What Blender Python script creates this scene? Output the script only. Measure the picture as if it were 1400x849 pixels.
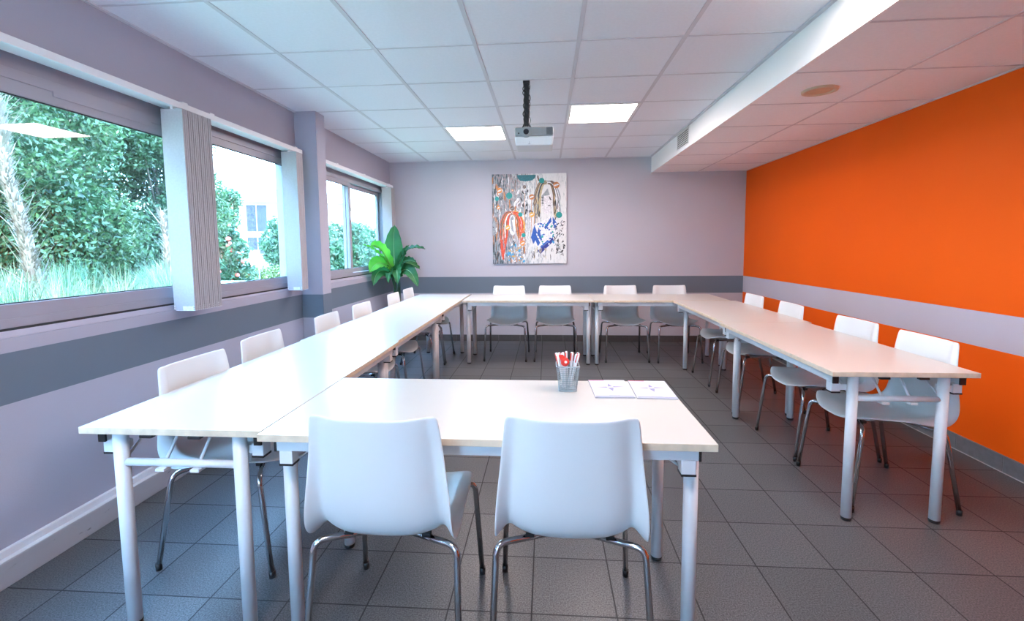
import bpy, bmesh, math, random
import numpy as np
from mathutils import Vector, Matrix

for o in list(bpy.data.objects): bpy.data.objects.remove(o)
S = bpy.context.scene
COL = S.collection
PI = math.pi
random.seed(7)

# ------------------------------------------------------------------ camera
EYE = 1.325
yaw, pit, roll, F = .0744, .0837, -.0093, 632.7
cy, sy = math.cos(yaw), math.sin(yaw); cp, sp = math.cos(pit), math.sin(pit); cr, sr = math.cos(roll), math.sin(roll)
Rr = Matrix(((cr, 0, sr), (0, 1, 0), (-sr, 0, cr)))
Rp = Matrix(((1, 0, 0), (0, cp, -sp), (0, sp, cp)))
Ry = Matrix(((cy, sy, 0), (-sy, cy, 0), (0, 0, 1)))
M = Rr @ Rp @ Ry                       # rows: right, forward, up
cd = bpy.data.cameras.new('camera'); cam = bpy.data.objects.new('camera', cd); COL.objects.link(cam)
r_, f_, u_ = M[0], M[1], M[2]
cam.matrix_world = Matrix(((r_[0], u_[0], -f_[0], 0), (r_[1], u_[1], -f_[1], 0), (r_[2], u_[2], -f_[2], EYE), (0, 0, 0, 1)))
cd.sensor_width = 36; cd.lens = F * 36 / 1400; cd.shift_y = -34.67 / 1400; cd.clip_start = .05; cd.clip_end = 300
S.camera = cam

# ------------------------------------------------------------------ light and exposure
S.view_settings.view_transform = 'Standard'; S.view_settings.look = 'None'
S.view_settings.gamma = 1; S.view_settings.use_curve_mapping = False
S.view_settings.exposure = 1.32
SKY_COL = (.27, .57, 1.0); SKY_STR = 17.0
LAMP_COL = (1.0, .84, .80); LAMP_STR = 17.0
w = bpy.data.worlds.new('world'); S.world = w; w.use_nodes = True
wn = w.node_tree.nodes; wl = w.node_tree.links
bg = wn['Background']; bg.inputs[1].default_value = SKY_STR
tc = wn.new('ShaderNodeTexCoord'); sx = wn.new('ShaderNodeSeparateXYZ'); rp = wn.new('ShaderNodeValToRGB')
wl.new(tc.outputs['Generated'], sx.inputs[0]); wl.new(sx.outputs[2], rp.inputs[0])
rp.color_ramp.elements[0].position = .0; rp.color_ramp.elements[0].color = (.44, .72, 1.0, 1)
rp.color_ramp.elements[1].position = .6; rp.color_ramp.elements[1].color = (*SKY_COL, 1)
wl.new(rp.outputs[0], bg.inputs[0])
sd = bpy.data.lights.new('sun', 'SUN'); sun = bpy.data.objects.new('sun', sd); COL.objects.link(sun)
sd.energy = 6.0; sd.angle = .02; sd.color = (1, .95, .82)
sun.rotation_euler = Vector((-.25, .75, -.62)).to_track_quat('-Z', 'Y').to_euler()

# ------------------------------------------------------------------ materials
def mat(name, col, rough=.5, metal=0, spec=.5, noise=None, bump=None, coat=0, emit=None, estr=0, sub=None):
    m = bpy.data.materials.new(name); m.use_nodes = True
    n = m.node_tree.nodes; l = m.node_tree.links; b = n['Principled BSDF']
    b.inputs['Base Color'].default_value = (*col, 1); b.inputs['Roughness'].default_value = rough
    b.inputs['Metallic'].default_value = metal; b.inputs['Specular IOR Level'].default_value = spec
    b.inputs['Coat Weight'].default_value = coat
    if emit: b.inputs['Emission Color'].default_value = (*emit, 1); b.inputs['Emission Strength'].default_value = estr
    t = None
    if noise or bump:
        t = n.new('ShaderNodeTexCoord')
    if noise:
        sc, amt = noise
        nz = n.new('ShaderNodeTexNoise'); nz.inputs['Scale'].default_value = sc; nz.inputs['Detail'].default_value = 4
        l.new(t.outputs['Object'], nz.inputs['Vector'])
        r = n.new('ShaderNodeValToRGB'); l.new(nz.outputs[0], r.inputs[0])
        r.color_ramp.elements[0].position = .3; r.color_ramp.elements[0].color = (*[c * (1 - amt) for c in col], 1)
        r.color_ramp.elements[1].position = .7; r.color_ramp.elements[1].color = (*[min(1, c * (1 + amt)) for c in col], 1)
        l.new(r.outputs[0], b.inputs['Base Color'])
    if bump:
        sc, st = bump
        nz = n.new('ShaderNodeTexNoise'); nz.inputs['Scale'].default_value = sc; nz.inputs['Detail'].default_value = 3
        l.new(t.outputs['Object'], nz.inputs['Vector'])
        bp = n.new('ShaderNodeBump'); bp.inputs['Strength'].default_value = st; bp.inputs['Distance'].default_value = .002
        l.new(nz.outputs[0], bp.inputs['Height']); l.new(bp.outputs[0], b.inputs['Normal'])
    return m

def band_wall(name, base, band, z0, z1):
    m = mat(name, base, .65, spec=.25, bump=(180, .15))
    n = m.node_tree.nodes; l = m.node_tree.links; b = n['Principled BSDF']
    g = n.new('ShaderNodeNewGeometry'); s = n.new('ShaderNodeSeparateXYZ'); l.new(g.outputs['Position'], s.inputs[0])
    a = n.new('ShaderNodeMath'); a.operation = 'GREATER_THAN'; a.inputs[1].default_value = z0; l.new(s.outputs[2], a.inputs[0])
    c = n.new('ShaderNodeMath'); c.operation = 'LESS_THAN'; c.inputs[1].default_value = z1; l.new(s.outputs[2], c.inputs[0])
    d = n.new('ShaderNodeMath'); d.operation = 'MULTIPLY'; l.new(a.outputs[0], d.inputs[0]); l.new(c.outputs[0], d.inputs[1])
    nz = n.new('ShaderNodeTexNoise'); nz.inputs['Scale'].default_value = 1.5; l.new(g.outputs['Position'], nz.inputs['Vector'])
    mx = n.new('ShaderNodeMix'); mx.data_type = 'RGBA'; l.new(d.outputs[0], mx.inputs['Factor'])
    mx.inputs['A'].default_value = (*base, 1); mx.inputs['B'].default_value = (*band, 1)
    hs = n.new('ShaderNodeHueSaturation'); mr = n.new('ShaderNodeMapRange'); mr.inputs['To Min'].default_value = .95; mr.inputs['To Max'].default_value = 1.05
    l.new(nz.outputs[0], mr.inputs[0]); l.new(mr.outputs[0], hs.inputs['Value']); l.new(mx.outputs['Result'], hs.inputs['Color'])
    l.new(hs.outputs[0], b.inputs['Base Color'])
    return m

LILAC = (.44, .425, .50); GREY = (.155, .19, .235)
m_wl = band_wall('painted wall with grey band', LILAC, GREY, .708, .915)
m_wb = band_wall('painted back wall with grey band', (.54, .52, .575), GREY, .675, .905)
m_wr = band_wall('orange wall with pale band', (.96, .125, .0015), (.58, .53, .60), .69, .905)
m_ceil = mat('ceiling tile', (.84, .84, .90), .85, noise=(60, .02), bump=(250, .3))
m_grid = mat('ceiling grid', (.66, .64, .69), .5)
m_white = mat('white paint', (.82, .82, .84), .45, bump=(60, .1))
m_fascia = mat('fascia paint', (.93, .94, .95), .6, bump=(60, .1))
m_alu = mat('lilac grey window aluminium', (.36, .34, .39), .38, noise=(3, .04))
m_dark = mat('black plastic', (.012, .012, .014), .4, noise=(40, .1))
m_gap = mat('dark gasket', (.03, .03, .035), .7, noise=(20, .1))
m_sill = mat('pale sill', (.52, .50, .58), .4, noise=(5, .03))
m_plinth = mat('painted plinth', (.50, .48, .50), .5, noise=(9, .10))
m_plinth_lit = mat('light-toned lit ledge', (.74, .72, .75), .45, noise=(9, .05))  # paler tone puts the light falling on the ledge into its colour
m_bbk = mat('dark tile skirting', (.085, .08, .08), .4, noise=(30, .1))
m_bbr = mat('grey tile skirting', (.17, .18, .20), .35, noise=(30, .1))
m_joint = mat('pale joint', (.5, .48, .47), .7, noise=(30, .1))
m_top = mat('cream laminate', (.60, .59, .56), .28, noise=(4, .012))
m_edge = mat('beech edge band', (.74, .61, .46), .45, noise=(25, .12))
m_steel = mat('white powder coated steel', (.74, .76, .79), .32, noise=(6, .02))
m_shell = mat('white plastic shell', (.72, .74, .75), .36, noise=(5, .01), bump=(900, .08))
m_chrome = mat('chrome', (.62, .62, .64), .12, 1, noise=(6, .02))
m_slat = mat('vertical blind fabric', (.45, .42, .44), .8, noise=(90, .04), bump=(500, .3))
m_chain = mat('bead chain', (.75, .74, .76), .3, noise=(90, .1))
m_proj_w = mat('projector white', (.72, .74, .76), .4, noise=(30, .01))
m_proj_g = mat('projector grey', (.28, .30, .31), .4, noise=(30, .03))
m_lens = mat('projector lens', (.01, .01, .015), .05, noise=(30, .1))
m_ring = mat('beige ring', (.62, .50, .36), .4, noise=(30, .05))
m_ringin = mat('frosted peach glass', (.66, .42, .26), .5, noise=(30, .05))
m_lightfr = mat('light frame', (.8, .8, .8), .4, noise=(30, .01))
m_pot = mat('grey planter', (.22, .22, .23), .5, noise=(10, .08))
m_soil = mat('soil', (.05, .035, .025), .95, noise=(60, .3))
m_paper = mat('paper', (.60, .62, .74), .6, noise=(40, .01))
m_pad = mat('pad stack', (.50, .52, .62), .7, noise=(200, .05))
m_pink = mat('pink print', (.72, .16, .30), .6, noise=(40, .05))
m_vio = mat('violet print', (.28, .28, .50), .6, noise=(40, .05))
m_grtx = mat('grey print', (.34, .38, .52), .6, noise=(40, .05))
m_penw = mat('pen white', (.86, .86, .88), .3, noise=(40, .01))
m_penr = mat('pen red', (.80, .035, .02), .35, noise=(40, .05))
m_mesh = mat('silver wire mesh', (.42, .50, .54), .35, .6, noise=(60, .05))

def emission(name, col, st):
    m = bpy.data.materials.new(name); m.use_nodes = True; n = m.node_tree.nodes; n.clear()
    e = n.new('ShaderNodeEmission'); e.inputs[0].default_value = (*col, 1); e.inputs[1].default_value = st
    o = n.new('ShaderNodeOutputMaterial'); m.node_tree.links.new(e.outputs[0], o.inputs[0]); return m
m_panel = emission('lit diffuser', LAMP_COL, LAMP_STR)

def glass(name):
    m = bpy.data.materials.new(name); m.use_nodes = True; n = m.node_tree.nodes; l = m.node_tree.links; n.clear()
    t = n.new('ShaderNodeBsdfTransparent'); t.inputs[0].default_value = (.93, .95, .95, 1)
    g = n.new('ShaderNodeBsdfGlossy'); g.inputs['Roughness'].default_value = .01
    ge = n.new('ShaderNodeNewGeometry'); dt = n.new('ShaderNodeVectorMath'); dt.operation = 'DOT_PRODUCT'; l.new(ge.outputs['Incoming'], dt.inputs[0]); l.new(ge.outputs['Normal'], dt.inputs[1])
    def mth(op, a, b=None):
        q = n.new('ShaderNodeMath'); q.operation = op
        for i_, v_ in enumerate((a, b)):
            if v_ is None: continue
            if isinstance(v_, (int, float)): q.inputs[i_].default_value = v_
            else: l.new(v_, q.inputs[i_])
        return q.outputs[0]
    ab = mth('ABSOLUTE', dt.outputs['Value']); om = mth('SUBTRACT', 1.0, ab); pw = mth('POWER', om, 5.0); sc_ = mth('MULTIPLY', pw, .96); fr_o = mth('ADD', sc_, .04)
    mx = n.new('ShaderNodeMixShader'); o = n.new('ShaderNodeOutputMaterial')
    l.new(fr_o, mx.inputs[0]); l.new(t.outputs[0], mx.inputs[1]); l.new(g.outputs[0], mx.inputs[2]); l.new(mx.outputs[0], o.inputs[0])
    return m
m_glass = glass('window glass')

def floor_mat():
    m = mat('grey speckled floor tiles', (.1, .1, .1), .30, spec=.35)
    n = m.node_tree.nodes; l = m.node_tree.links; b = n['Principled BSDF']
    g = n.new('ShaderNodeNewGeometry'); s = n.new('ShaderNodeSeparateXYZ'); l.new(g.outputs['Position'], s.inputs[0])
    def line(out, off):
        a = n.new('ShaderNodeMath'); a.operation = 'SUBTRACT'; a.inputs[1].default_value = off; l.new(out, a.inputs[0])
        d = n.new('ShaderNodeMath'); d.operation = 'DIVIDE'; d.inputs[1].default_value = .306; l.new(a.outputs[0], d.inputs[0])
        f = n.new('ShaderNodeMath'); f.operation = 'FLOOR'; l.new(d.outputs[0], f.inputs[0])
        q = n.new('ShaderNodeMath'); q.operation = 'FRACT'; l.new(d.outputs[0], q.inputs[0])
        p = n.new('ShaderNodeMath'); p.operation = 'PINGPONG'; p.inputs[1].default_value = .5; l.new(q.outputs[0], p.inputs[0])
        e = n.new('ShaderNodeMath'); e.operation = 'LESS_THAN'; e.inputs[1].default_value = .009; l.new(p.outputs[0], e.inputs[0])
        return e.outputs[0], f.outputs[0]
    ex, fx = line(s.outputs[0], .249); ey, fy = line(s.outputs[1], 1.569)
    mx_ = n.new('ShaderNodeMath'); mx_.operation = 'MAXIMUM'; l.new(ex, mx_.inputs[0]); l.new(ey, mx_.inputs[1])
    cb = n.new('ShaderNodeCombineXYZ'); l.new(fx, cb.inputs[0]); l.new(fy, cb.inputs[1])
    wn_ = n.new('ShaderNodeTexWhiteNoise'); l.new(cb.outputs[0], wn_.inputs['Vector'])
    sp_ = n.new('ShaderNodeTexNoise'); sp_.inputs['Scale'].default_value = 190; sp_.inputs['Detail'].default_value = 3; l.new(g.outputs['Position'], sp_.inputs['Vector'])
    r = n.new('ShaderNodeValToRGB'); l.new(sp_.outputs[0], r.inputs[0])
    r.color_ramp.elements[0].position = .35; r.color_ramp.elements[0].color = (.046, .050, .056, 1)
    r.color_ramp.elements[1].position = .68; r.color_ramp.elements[1].color = (.145, .150, .155, 1)
    hs = n.new('ShaderNodeHueSaturation'); mr = n.new('ShaderNodeMapRange'); mr.inputs['To Min'].default_value = .88; mr.inputs['To Max'].default_value = 1.12
    l.new(wn_.outputs['Value'], mr.inputs[0]); l.new(mr.outputs[0], hs.inputs['Value']); l.new(r.outputs[0], hs.inputs['Color'])
    mx = n.new('ShaderNodeMix'); mx.data_type = 'RGBA'; l.new(mx_.outputs[0], mx.inputs['Factor']); l.new(hs.outputs[0], mx.inputs['A']); mx.inputs['B'].default_value = (.034, .035, .038, 1)
    l.new(mx.outputs['Result'], b.inputs['Base Color'])
    ro = n.new('ShaderNodeMix'); ro.data_type = 'FLOAT'; l.new(mx_.outputs[0], ro.inputs['Factor']); ro.inputs['A'].default_value = .34; ro.inputs['B'].default_value = .8
    l.new(ro.outputs['Result'], b.inputs['Roughness'])
    bp = n.new('ShaderNodeBump'); bp.inputs['Strength'].default_value = .25; bp.inputs['Distance'].default_value = .001; l.new(sp_.outputs[0], bp.inputs['Height']); l.new(bp.outputs[0], b.inputs['Normal'])
    return m
m_floor = floor_mat()

# ------------------------------------------------------------------ mesh helpers
class MB:
    """collects shapes in one bmesh"""
    def __init__(s): s.b = bmesh.new()
    def box(s, x0, x1, y0, y1, z0, z1, bev=0, mi=0):
        r = bmesh.ops.create_cube(s.b, size=1); vs = r['verts']
        for v in vs: v.co = Vector(((x0 + x1) / 2 + v.co.x * (x1 - x0), (y0 + y1) / 2 + v.co.y * (y1 - y0), (z0 + z1) / 2 + v.co.z * (z1 - z0)))
        fs = list({f for v in vs for f in v.link_faces})
        for f in fs: f.material_index = mi
        if bev:
            es = list({e for v in vs for e in v.link_edges})
            rr = bmesh.ops.bevel(s.b, geom=es, offset=bev, segments=2, affect='EDGES', profile=.6)
            for f in rr['faces']: f.material_index = mi
        return s
    def tube(s, pts, r, seg=12, mi=0, cap=True):
        pts = [Vector(p) for p in pts]; rs = r if isinstance(r, (list, tuple)) else [r] * len(pts)
        rings = []; up = None
        for i, p in enumerate(pts):
            d = (pts[min(i + 1, len(pts) - 1)] - pts[max(i - 1, 0)]).normalized()
            if up is None: up = Vector((0, 0, 1)) if abs(d.z) < .9 else Vector((1, 0, 0))
            a = d.cross(up).normalized(); up = a.cross(d).normalized()
            rings.append([s.b.verts.new(p + (a * math.cos(2 * PI * k / seg) + up * math.sin(2 * PI * k / seg)) * rs[i]) for k in range(seg)])
        for i in range(len(rings) - 1):
            for k in range(seg):
                f = s.b.faces.new((rings[i][k], rings[i][(k + 1) % seg], rings[i + 1][(k + 1) % seg], rings[i + 1][k])); f.material_index = mi; f.smooth = True
        if cap:
            for rg in (rings[0][::-1], rings[-1]):
                f = s.b.faces.new(rg); f.material_index = mi
        return s
    def poly(s, pts, mi=0):
        f = s.b.faces.new([s.b.verts.new(p) for p in pts]); f.material_index = mi; return s
    def build(s, name, m, parent=None, loc=None, smooth=False, fix=True):
        if fix: bmesh.ops.recalc_face_normals(s.b, faces=s.b.faces)
        me = bpy.data.meshes.new(name); s.b.to_mesh(me); s.b.free()
        for mm in (m if isinstance(m, (list, tuple)) else [m]): me.materials.append(mm)
        if smooth:
            for p in me.polygons: p.use_smooth = True
        o = bpy.data.objects.new(name, me); COL.objects.link(o)
        if parent: o.parent = parent
        if loc: o.location = loc
        return o
def empty(name, loc=(0, 0, 0), rz=0):
    o = bpy.data.objects.new(name, None); COL.objects.link(o); o.location = loc; o.rotation_euler.z = rz; o.empty_display_size = .1; return o
def tag(o, label, cat, group=None, kind=None):
    o['label'] = label; o['category'] = cat
    if group: o['group'] = group
    if kind: o['kind'] = kind
    return o
def struct(o, label=None, cat=None):
    o['kind'] = 'structure'
    if label: o['label'] = label
    if cat: o['category'] = cat
    return o
def copy_tree(o, parent=None):
    c = o.copy(); COL.objects.link(c)
    if parent: c.parent = parent; c.matrix_parent_inverse = o.matrix_parent_inverse
    for ch in [q for q in KIDS.get(o.name, [])]: copy_tree(ch, c)
    return c
KIDS = {}
def note_kids(root):
    ch = [q for q in bpy.data.objects if q.parent == root]; KIDS[root.name] = ch
    for c in ch: note_kids(c)
def bend(p0, p1, p2, r, n=6):
    """points that round the corner p1"""
    p0, p1, p2 = Vector(p0), Vector(p1), Vector(p2); a = p1 + (p0 - p1).normalized() * r; b = p1 + (p2 - p1).normalized() * r
    return [(a * (1 - t) ** 2 + p1 * 2 * t * (1 - t) + b * t * t) for t in [i / n for i in range(n + 1)]]

# ------------------------------------------------------------------ room shell
XL, XR, YB, YF = -2.17, 2.63, 6.40, -1.8
ZC, ZS, XS = 2.50, 2.29, 1.40
WT = .14
struct(MB().box(XL - WT, XR + WT, YF - .2, YB + .2, -.15, 0).build('floor', m_floor), 'dark grey speckled square floor tiles with thin black joints', 'floor')
# left wall with three window openings
wins = [(-.95, 2.79), (2.81, 3.88), (4.28, 6.18)]
ZW0, ZW1 = .972, 2.155
mb = MB()
ys = [YF - .2] + [v for w_ in wins for v in w_] + [YB + .2]
mb.box(XL - WT, XL, YF - .2, YB + .2, -.15, ZW0); mb.box(XL - WT, XL, YF - .2, YB + .2, ZW1, ZC + .2)
for i in range(0, len(ys), 2): mb.box(XL - WT, XL, ys[i], ys[i + 1], ZW0, ZW1)
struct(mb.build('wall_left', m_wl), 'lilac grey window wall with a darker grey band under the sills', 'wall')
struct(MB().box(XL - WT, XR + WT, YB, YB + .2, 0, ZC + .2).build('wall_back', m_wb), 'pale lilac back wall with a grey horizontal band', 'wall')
struct(MB().box(XR, XR + WT, YF - .2, YB, -.15, ZC + .2).build('wall_right', m_wr), 'bright orange wall with a pale lilac horizontal band', 'wall')
mb = MB(); FX0, FX1, FZ0, FZ1 = -1.65, -.75, .98, 2.1  # opening added behind the camera so daylight reaches the chair backs
mb.box(XL - WT, FX0, YF - .2, YF, 0, ZC + .2); mb.box(FX1, XR + WT, YF - .2, YF, 0, ZC + .2); mb.box(FX0, FX1, YF - .2, YF, 0, FZ0); mb.box(FX0, FX1, YF - .2, YF, FZ1, ZC + .2)
struct(mb.build('wall_front', m_wb), 'pale wall behind the camera with an opening added for daylight', 'wall')
# pilaster between the second and third window
mb = MB(); mb.box(XL, -1.975, 3.95, 4.11, 0, ZC, bev=.004)
struct(mb.build('wall_pilaster', m_wl), 'lilac grey pilaster with the grey band, between the second and third window', 'pilaster')
# ceiling
mb = MB(); mb.box(XL - WT, XS, YF, YB, ZC, ZC + .2)
GX = [-2.2104 + .6 * i for i in range(0, 7)]; GY = [2.187 + .6 * j for j in range(-7, 8)]
T = .0035
for gx in GX[1:-1]: mb.box(gx - .012, gx + .012, YF, YB, ZC - T, ZC + .001, mi=1)
for gy in GY:
    if YF < gy < YB: mb.box(XL, XS, gy - .007, gy + .007, ZC - T * .8, ZC + .001, mi=1)
mb.box(XL, XL + .02, YF, 3.95, ZC - .008, ZC + .001, mi=1); mb.box(XS - .022, XS, YF, YB, ZC - .012, ZC + .001, mi=1); mb.box(XL, XS, YB - .015, YB, ZC - .008, ZC + .001, mi=1)
struct(mb.build('ceiling', [m_ceil, m_grid]), 'white suspended ceiling of square tiles in a grey grid', 'ceiling')
mb = MB(); mb.box(XS + .012, XR + WT, YF, YB, ZS, ZC + .2)
m_pk = mat('soffit tile', (.93, .92, .95), .85, noise=(60, .02), bump=(250, .3))
for gx in (2.005,): mb.box(gx - .008, gx + .008, YF, YB, ZS - T, ZS + .001, mi=1)
for j in range(-7, 8):
    gy = 2.225 + .6 * j
    if YF < gy < YB: mb.box(XS + .012, XR, gy - .006, gy + .006, ZS - T * .8, ZS + .001, mi=1)
mb.box(XR - .012, XR, YF, YB, ZS - .006, ZS + .001, mi=1)
struct(mb.build('ceiling_soffit', [m_pk, m_grid]), 'lowered tiled ceiling strip along the orange wall', 'ceiling')
struct(MB().box(XS - .001, XS + .014, YF, YB, ZS - .004, ZC).build('trim_fascia', m_fascia), 'white vertical fascia of the lowered ceiling', 'fascia')
# skirtings
mb = MB()
mb.box(XL, XL + .045, YF, 3.95, 0, .105, bev=.004); mb.box(XL, XL + .043, YF, 3.95, .1051, .108, mi=1)
mb.box(XL, XL + .02, YF, 3.95, .108, .138, bev=.003, mi=1)
mb.box(XL, -1.94, 3.915, 4.145, 0, .105, bev=.004)
mb.box(XL, XL + .045, 4.145, YB, 0, .105, bev=.004); mb.box(XL, XL + .02, 4.145, YB, .105, .138, bev=.003, mi=1)
def scuffed():
    m = mat('scuffed plinth paint', (.50, .48, .50), .5)
    n = m.node_tree.nodes; l = m.node_tree.links; t = n.new('ShaderNodeTexCoord'); mp = n.new('ShaderNodeMapping'); mp.inputs['Scale'].default_value = (6, 4.5, 22)
    l.new(t.outputs['Object'], mp.inputs[0]); nz = n.new('ShaderNodeTexNoise'); nz.inputs['Scale'].default_value = 2.2; nz.inputs['Detail'].default_value = 7; nz.inputs['Roughness'].default_value = .7
    l.new(mp.outputs[0], nz.inputs['Vector']); r = n.new('ShaderNodeValToRGB'); l.new(nz.outputs[0], r.inputs[0])
    r.color_ramp.elements[0].position = .0; r.color_ramp.elements[0].color = (.50, .48, .50, 1)
    e = r.color_ramp.elements.new(.64); e.color = (.47, .45, .47, 1); r.color_ramp.elements[-1].position = .70; r.color_ramp.elements[-1].color = (.20, .18, .18, 1)
    l.new(r.outputs[0], n['Principled BSDF'].inputs['Base Color']); return m
struct(mb.build('baseboard_left', [scuffed(), m_plinth_lit]), 'scuffed grey painted plinth along the window wall, its ledge coloured paler as if lit', 'baseboard')
mb = MB()
for i in range(16):
    x0 = XL + .3 * i; mb.box(x0 + .001, min(x0 + .299, XR), YB - .012, YB, 0, .088)
struct(mb.build('baseboard_back', m_bbk), 'dark tile skirting along the back wall', 'baseboard')
mb = MB()
y0 = 2.77 - .306 * 16
while y0 < YB - .02:
    a, b_ = max(y0, YF), min(y0 + .303, YB - .012)
    if b_ > a: mb.box(XR - .014, XR, a, b_, 0, .098, bev=.002); mb.box(XR - .011, XR, b_, min(b_ + .003, YB), 0, .096, mi=1)
    y0 += .306
mb.box(XR - .017, XR - .012, YF, YB - .012, 0, .004, mi=1)
struct(mb.build('baseboard_right', [m_bbr, m_joint]), 'grey tile skirting with pale joints along the orange wall', 'baseboard')

# ------------------------------------------------------------------ windows
def frame_ring(mb, x0, x1, y0, y1, z0, z1, tb, tt, ts, te=None):
    te = te or ts
    mb.box(x0, x1, y0, y1, z0, z0 + tb, bev=.003); mb.box(x0, x1, y0, y1, z1 - tt, z1, bev=.003)
    mb.box(x0 + .001, x1 - .001, y0, y0 + ts, z0 + tb, z1 - tt); mb.box(x0 + .001, x1 - .001, y1 - te, y1, z0 + tb, z1 - tt)
def window(n, y0, y1, zbot, ztop, sashes, label):
    r = empty('window_%d' % n, (XL, y0, zbot)); struct(r, label, 'window')
    r.location = (0, 0, 0)
    mb = MB(); frame_ring(mb, -2.30, -2.20, y0, y1, zbot, ztop, .038, .045, .035)
    mb.build('window_frame', m_alu, r)
    mb = MB(); mb.box(-2.285, -2.185, y0, y1, ZW0 - .0, zbot - .008, bev=.002); mb.box(-2.27, -2.19, y0, y1, zbot - .009, zbot + .001, mi=1)
    mb.build('window_sill', [m_sill, m_gap], r)
    mb = MB(); mb.box(-2.30, -2.215, y0, y1, ztop + .004, ZW1 + .001); mb.box(-2.29, -2.222, y0, y1, ztop - .001, ztop + .006, mi=1)
    mb.build('shutter_box', [m_alu, m_gap], r)
    for (a, b, xo, bb, tt, s1, s2) in sashes:
        mb = MB(); frame_ring(mb, xo - .035, xo, a, b, zbot + .036, ztop - .043, bb, tt, s1, s2)
        so = mb.build('sash', m_alu, r)
        MB().box(xo - .022, xo - .016, a + s1 * .8, b - s2 * .8, zbot + .036 + bb * .8, ztop - .043 - tt * .8).build('glass', m_glass, r)
        mb = MB()
        zz0, zz1, aa, b2 = zbot + .036 + bb, ztop - .043 - tt, a + s1, b - s2
        mb.box(xo - .015, xo - .006, aa, b2, zz0 - .001, zz0 + .005); mb.box(xo - .015, xo - .006, aa, b2, zz1 - .005, zz1 + .001)
        mb.build('glazing_seal', m_gap, so)
    return r
w1 = window(1, -.95, 2.79, 1.008, 2.078, [(.80, 2.762, -2.205, .062, .060, .055, .04), (-.915, .86, -2.245, .062, .06, .055, .055)],
            'wide window nearest the camera, looking out on dense green trees')
mb = MB(); mb.box(-2.204, -2.199, 1.98, 2.50, 2.012, 2.040, bev=.002); mb.build('grip_strip', m_alu, w1)
window(2, 2.81, 3.88, .995, 2.115, [(2.84, 3.845, -2.205, .052, .050, .05, .035)], 'middle window between the two blind stacks, looking out on a flowering shrub')
window(3, 4.28, 6.18, 1.005, 2.10, [(4.315, 5.15, -2.205, .050, .045, .05, .055), (5.09, 6.145, -2.245, .048, .045, .05, .05)],
       'far sliding window beside the banana plant, two panes')

r = empty('window_4'); struct(r, 'unseen window added behind the camera to let in daylight', 'window')  # unseen window, added as a source of blue daylight
mb = MB(); mb.box(FX0, FX1, YF - .12, YF - .05, FZ0, FZ0 + .06); mb.box(FX0, FX1, YF - .12, YF - .05, FZ1 - .06, FZ1)
for q in (FX0, FX1 - .06): mb.box(q, q + .06, YF - .12, YF - .05, FZ0 + .06, FZ1 - .06)
mb.build('window_frame', m_alu, r)
MB().box(FX0 + .05, FX1 - .05, YF - .09, YF - .084, FZ0 + .05, FZ1 - .05).build('glass', m_glass, r)

# blind rails and stacks
def rail(y0, y1, label, n):
    r = empty('blind_rail', (-2.10, y0, 2.14)); tag(r, label, 'blind rail', 'white head rails of the vertical blinds')
    MB().box(-.07, .022, 0, y1 - y0, -.014, .022, bev=.004).build('track', m_white, r)
    for q in n: MB().box(-.01, .012, q - y0 - .02, q - y0 + .02, .022, .034, bev=.003).build('bracket', m_white, r)
    return r
rail(-1.2, 3.90, 'long white blind rail above the two nearer windows', [1.0, 2.62, 2.84, 3.82])
rail(4.30, 6.26, 'short white blind rail above the far sliding window', [4.6, 5.3, 6.15])
def blind(y0, n, pitch, zb, ang, label):
    r = empty('vertical_blind', (-2.095, y0, 2.12)); tag(r, label, 'vertical blind', 'vertical blinds drawn into narrow stacks')
    L = 2.112 - zb
    for i in range(n):
        t = ang[i % len(ang)]
        mb = MB(); W = .0625; N = 7; h0, h1 = -.008, -L
        # slightly curved slat
        pr_ = []
        for k in range(N + 1):
            s_ = -1 + 2 * k / N; pr_.append((s_ * W, .003 * (1 - s_ * s_)))
        ca, sa = math.cos(t), math.sin(t); yy = i * pitch
        vt = [[mb.b.verts.new((x * ca - (y + o_) * sa, yy + x * sa + (y + o_) * ca, z)) for (x, y) in pr_] for z in (h0, h1) for o_ in (-.0055, .0055)]
        a, b2, c, d = vt
        for k in range(N):
            mb.b.faces.new((a[k], a[k + 1], c[k + 1], c[k])); mb.b.faces.new((b2[k], d[k], d[k + 1], b2[k + 1]))
            mb.b.faces.new((a[k], b2[k], b2[k + 1], a[k + 1])); mb.b.faces.new((c[k], c[k + 1], d[k + 1], d[k]))
        mb.b.faces.new((a[0], c[0], d[0], b2[0])); mb.b.faces.new((a[N], b2[N], d[N], c[N]))
        so = mb.build('slat', m_slat, r, smooth=False)
        mb = MB(); mb.box(-.008, .008, yy - .004, yy + .004, -.010, .008); mb.build('hook', m_white, so)
    mb = MB()
    for sx_ in (-.058, .058):
        for j in range(2):
            pts = [(sx_, -.01 + q * pitch * (n - 1) / 12, -L + .012 + .012 * j - .006 * (q % 2)) for q in range(13)]
            mb.tube(pts, .0028, 6)
    for i in range(n): mb.box(-.055, .061, i * pitch - .003, i * pitch + .003, -L - .004, -L + .022)
    mb.build('bottom_chain', m_chain, r)
    return r
blind(2.525, 15, .0155, .965, [.03, .01, -.02, .02, 0], 'widest blind stack, between the nearest and the middle window')
blind(3.715, 8, .0125, .972, [.02, 0, -.02], 'narrow blind stack hanging beside the pilaster')
blind(6.04, 8, .018, .985, [.05, -.03, .02], 'blind stack in the far corner behind the banana plant')

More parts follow.
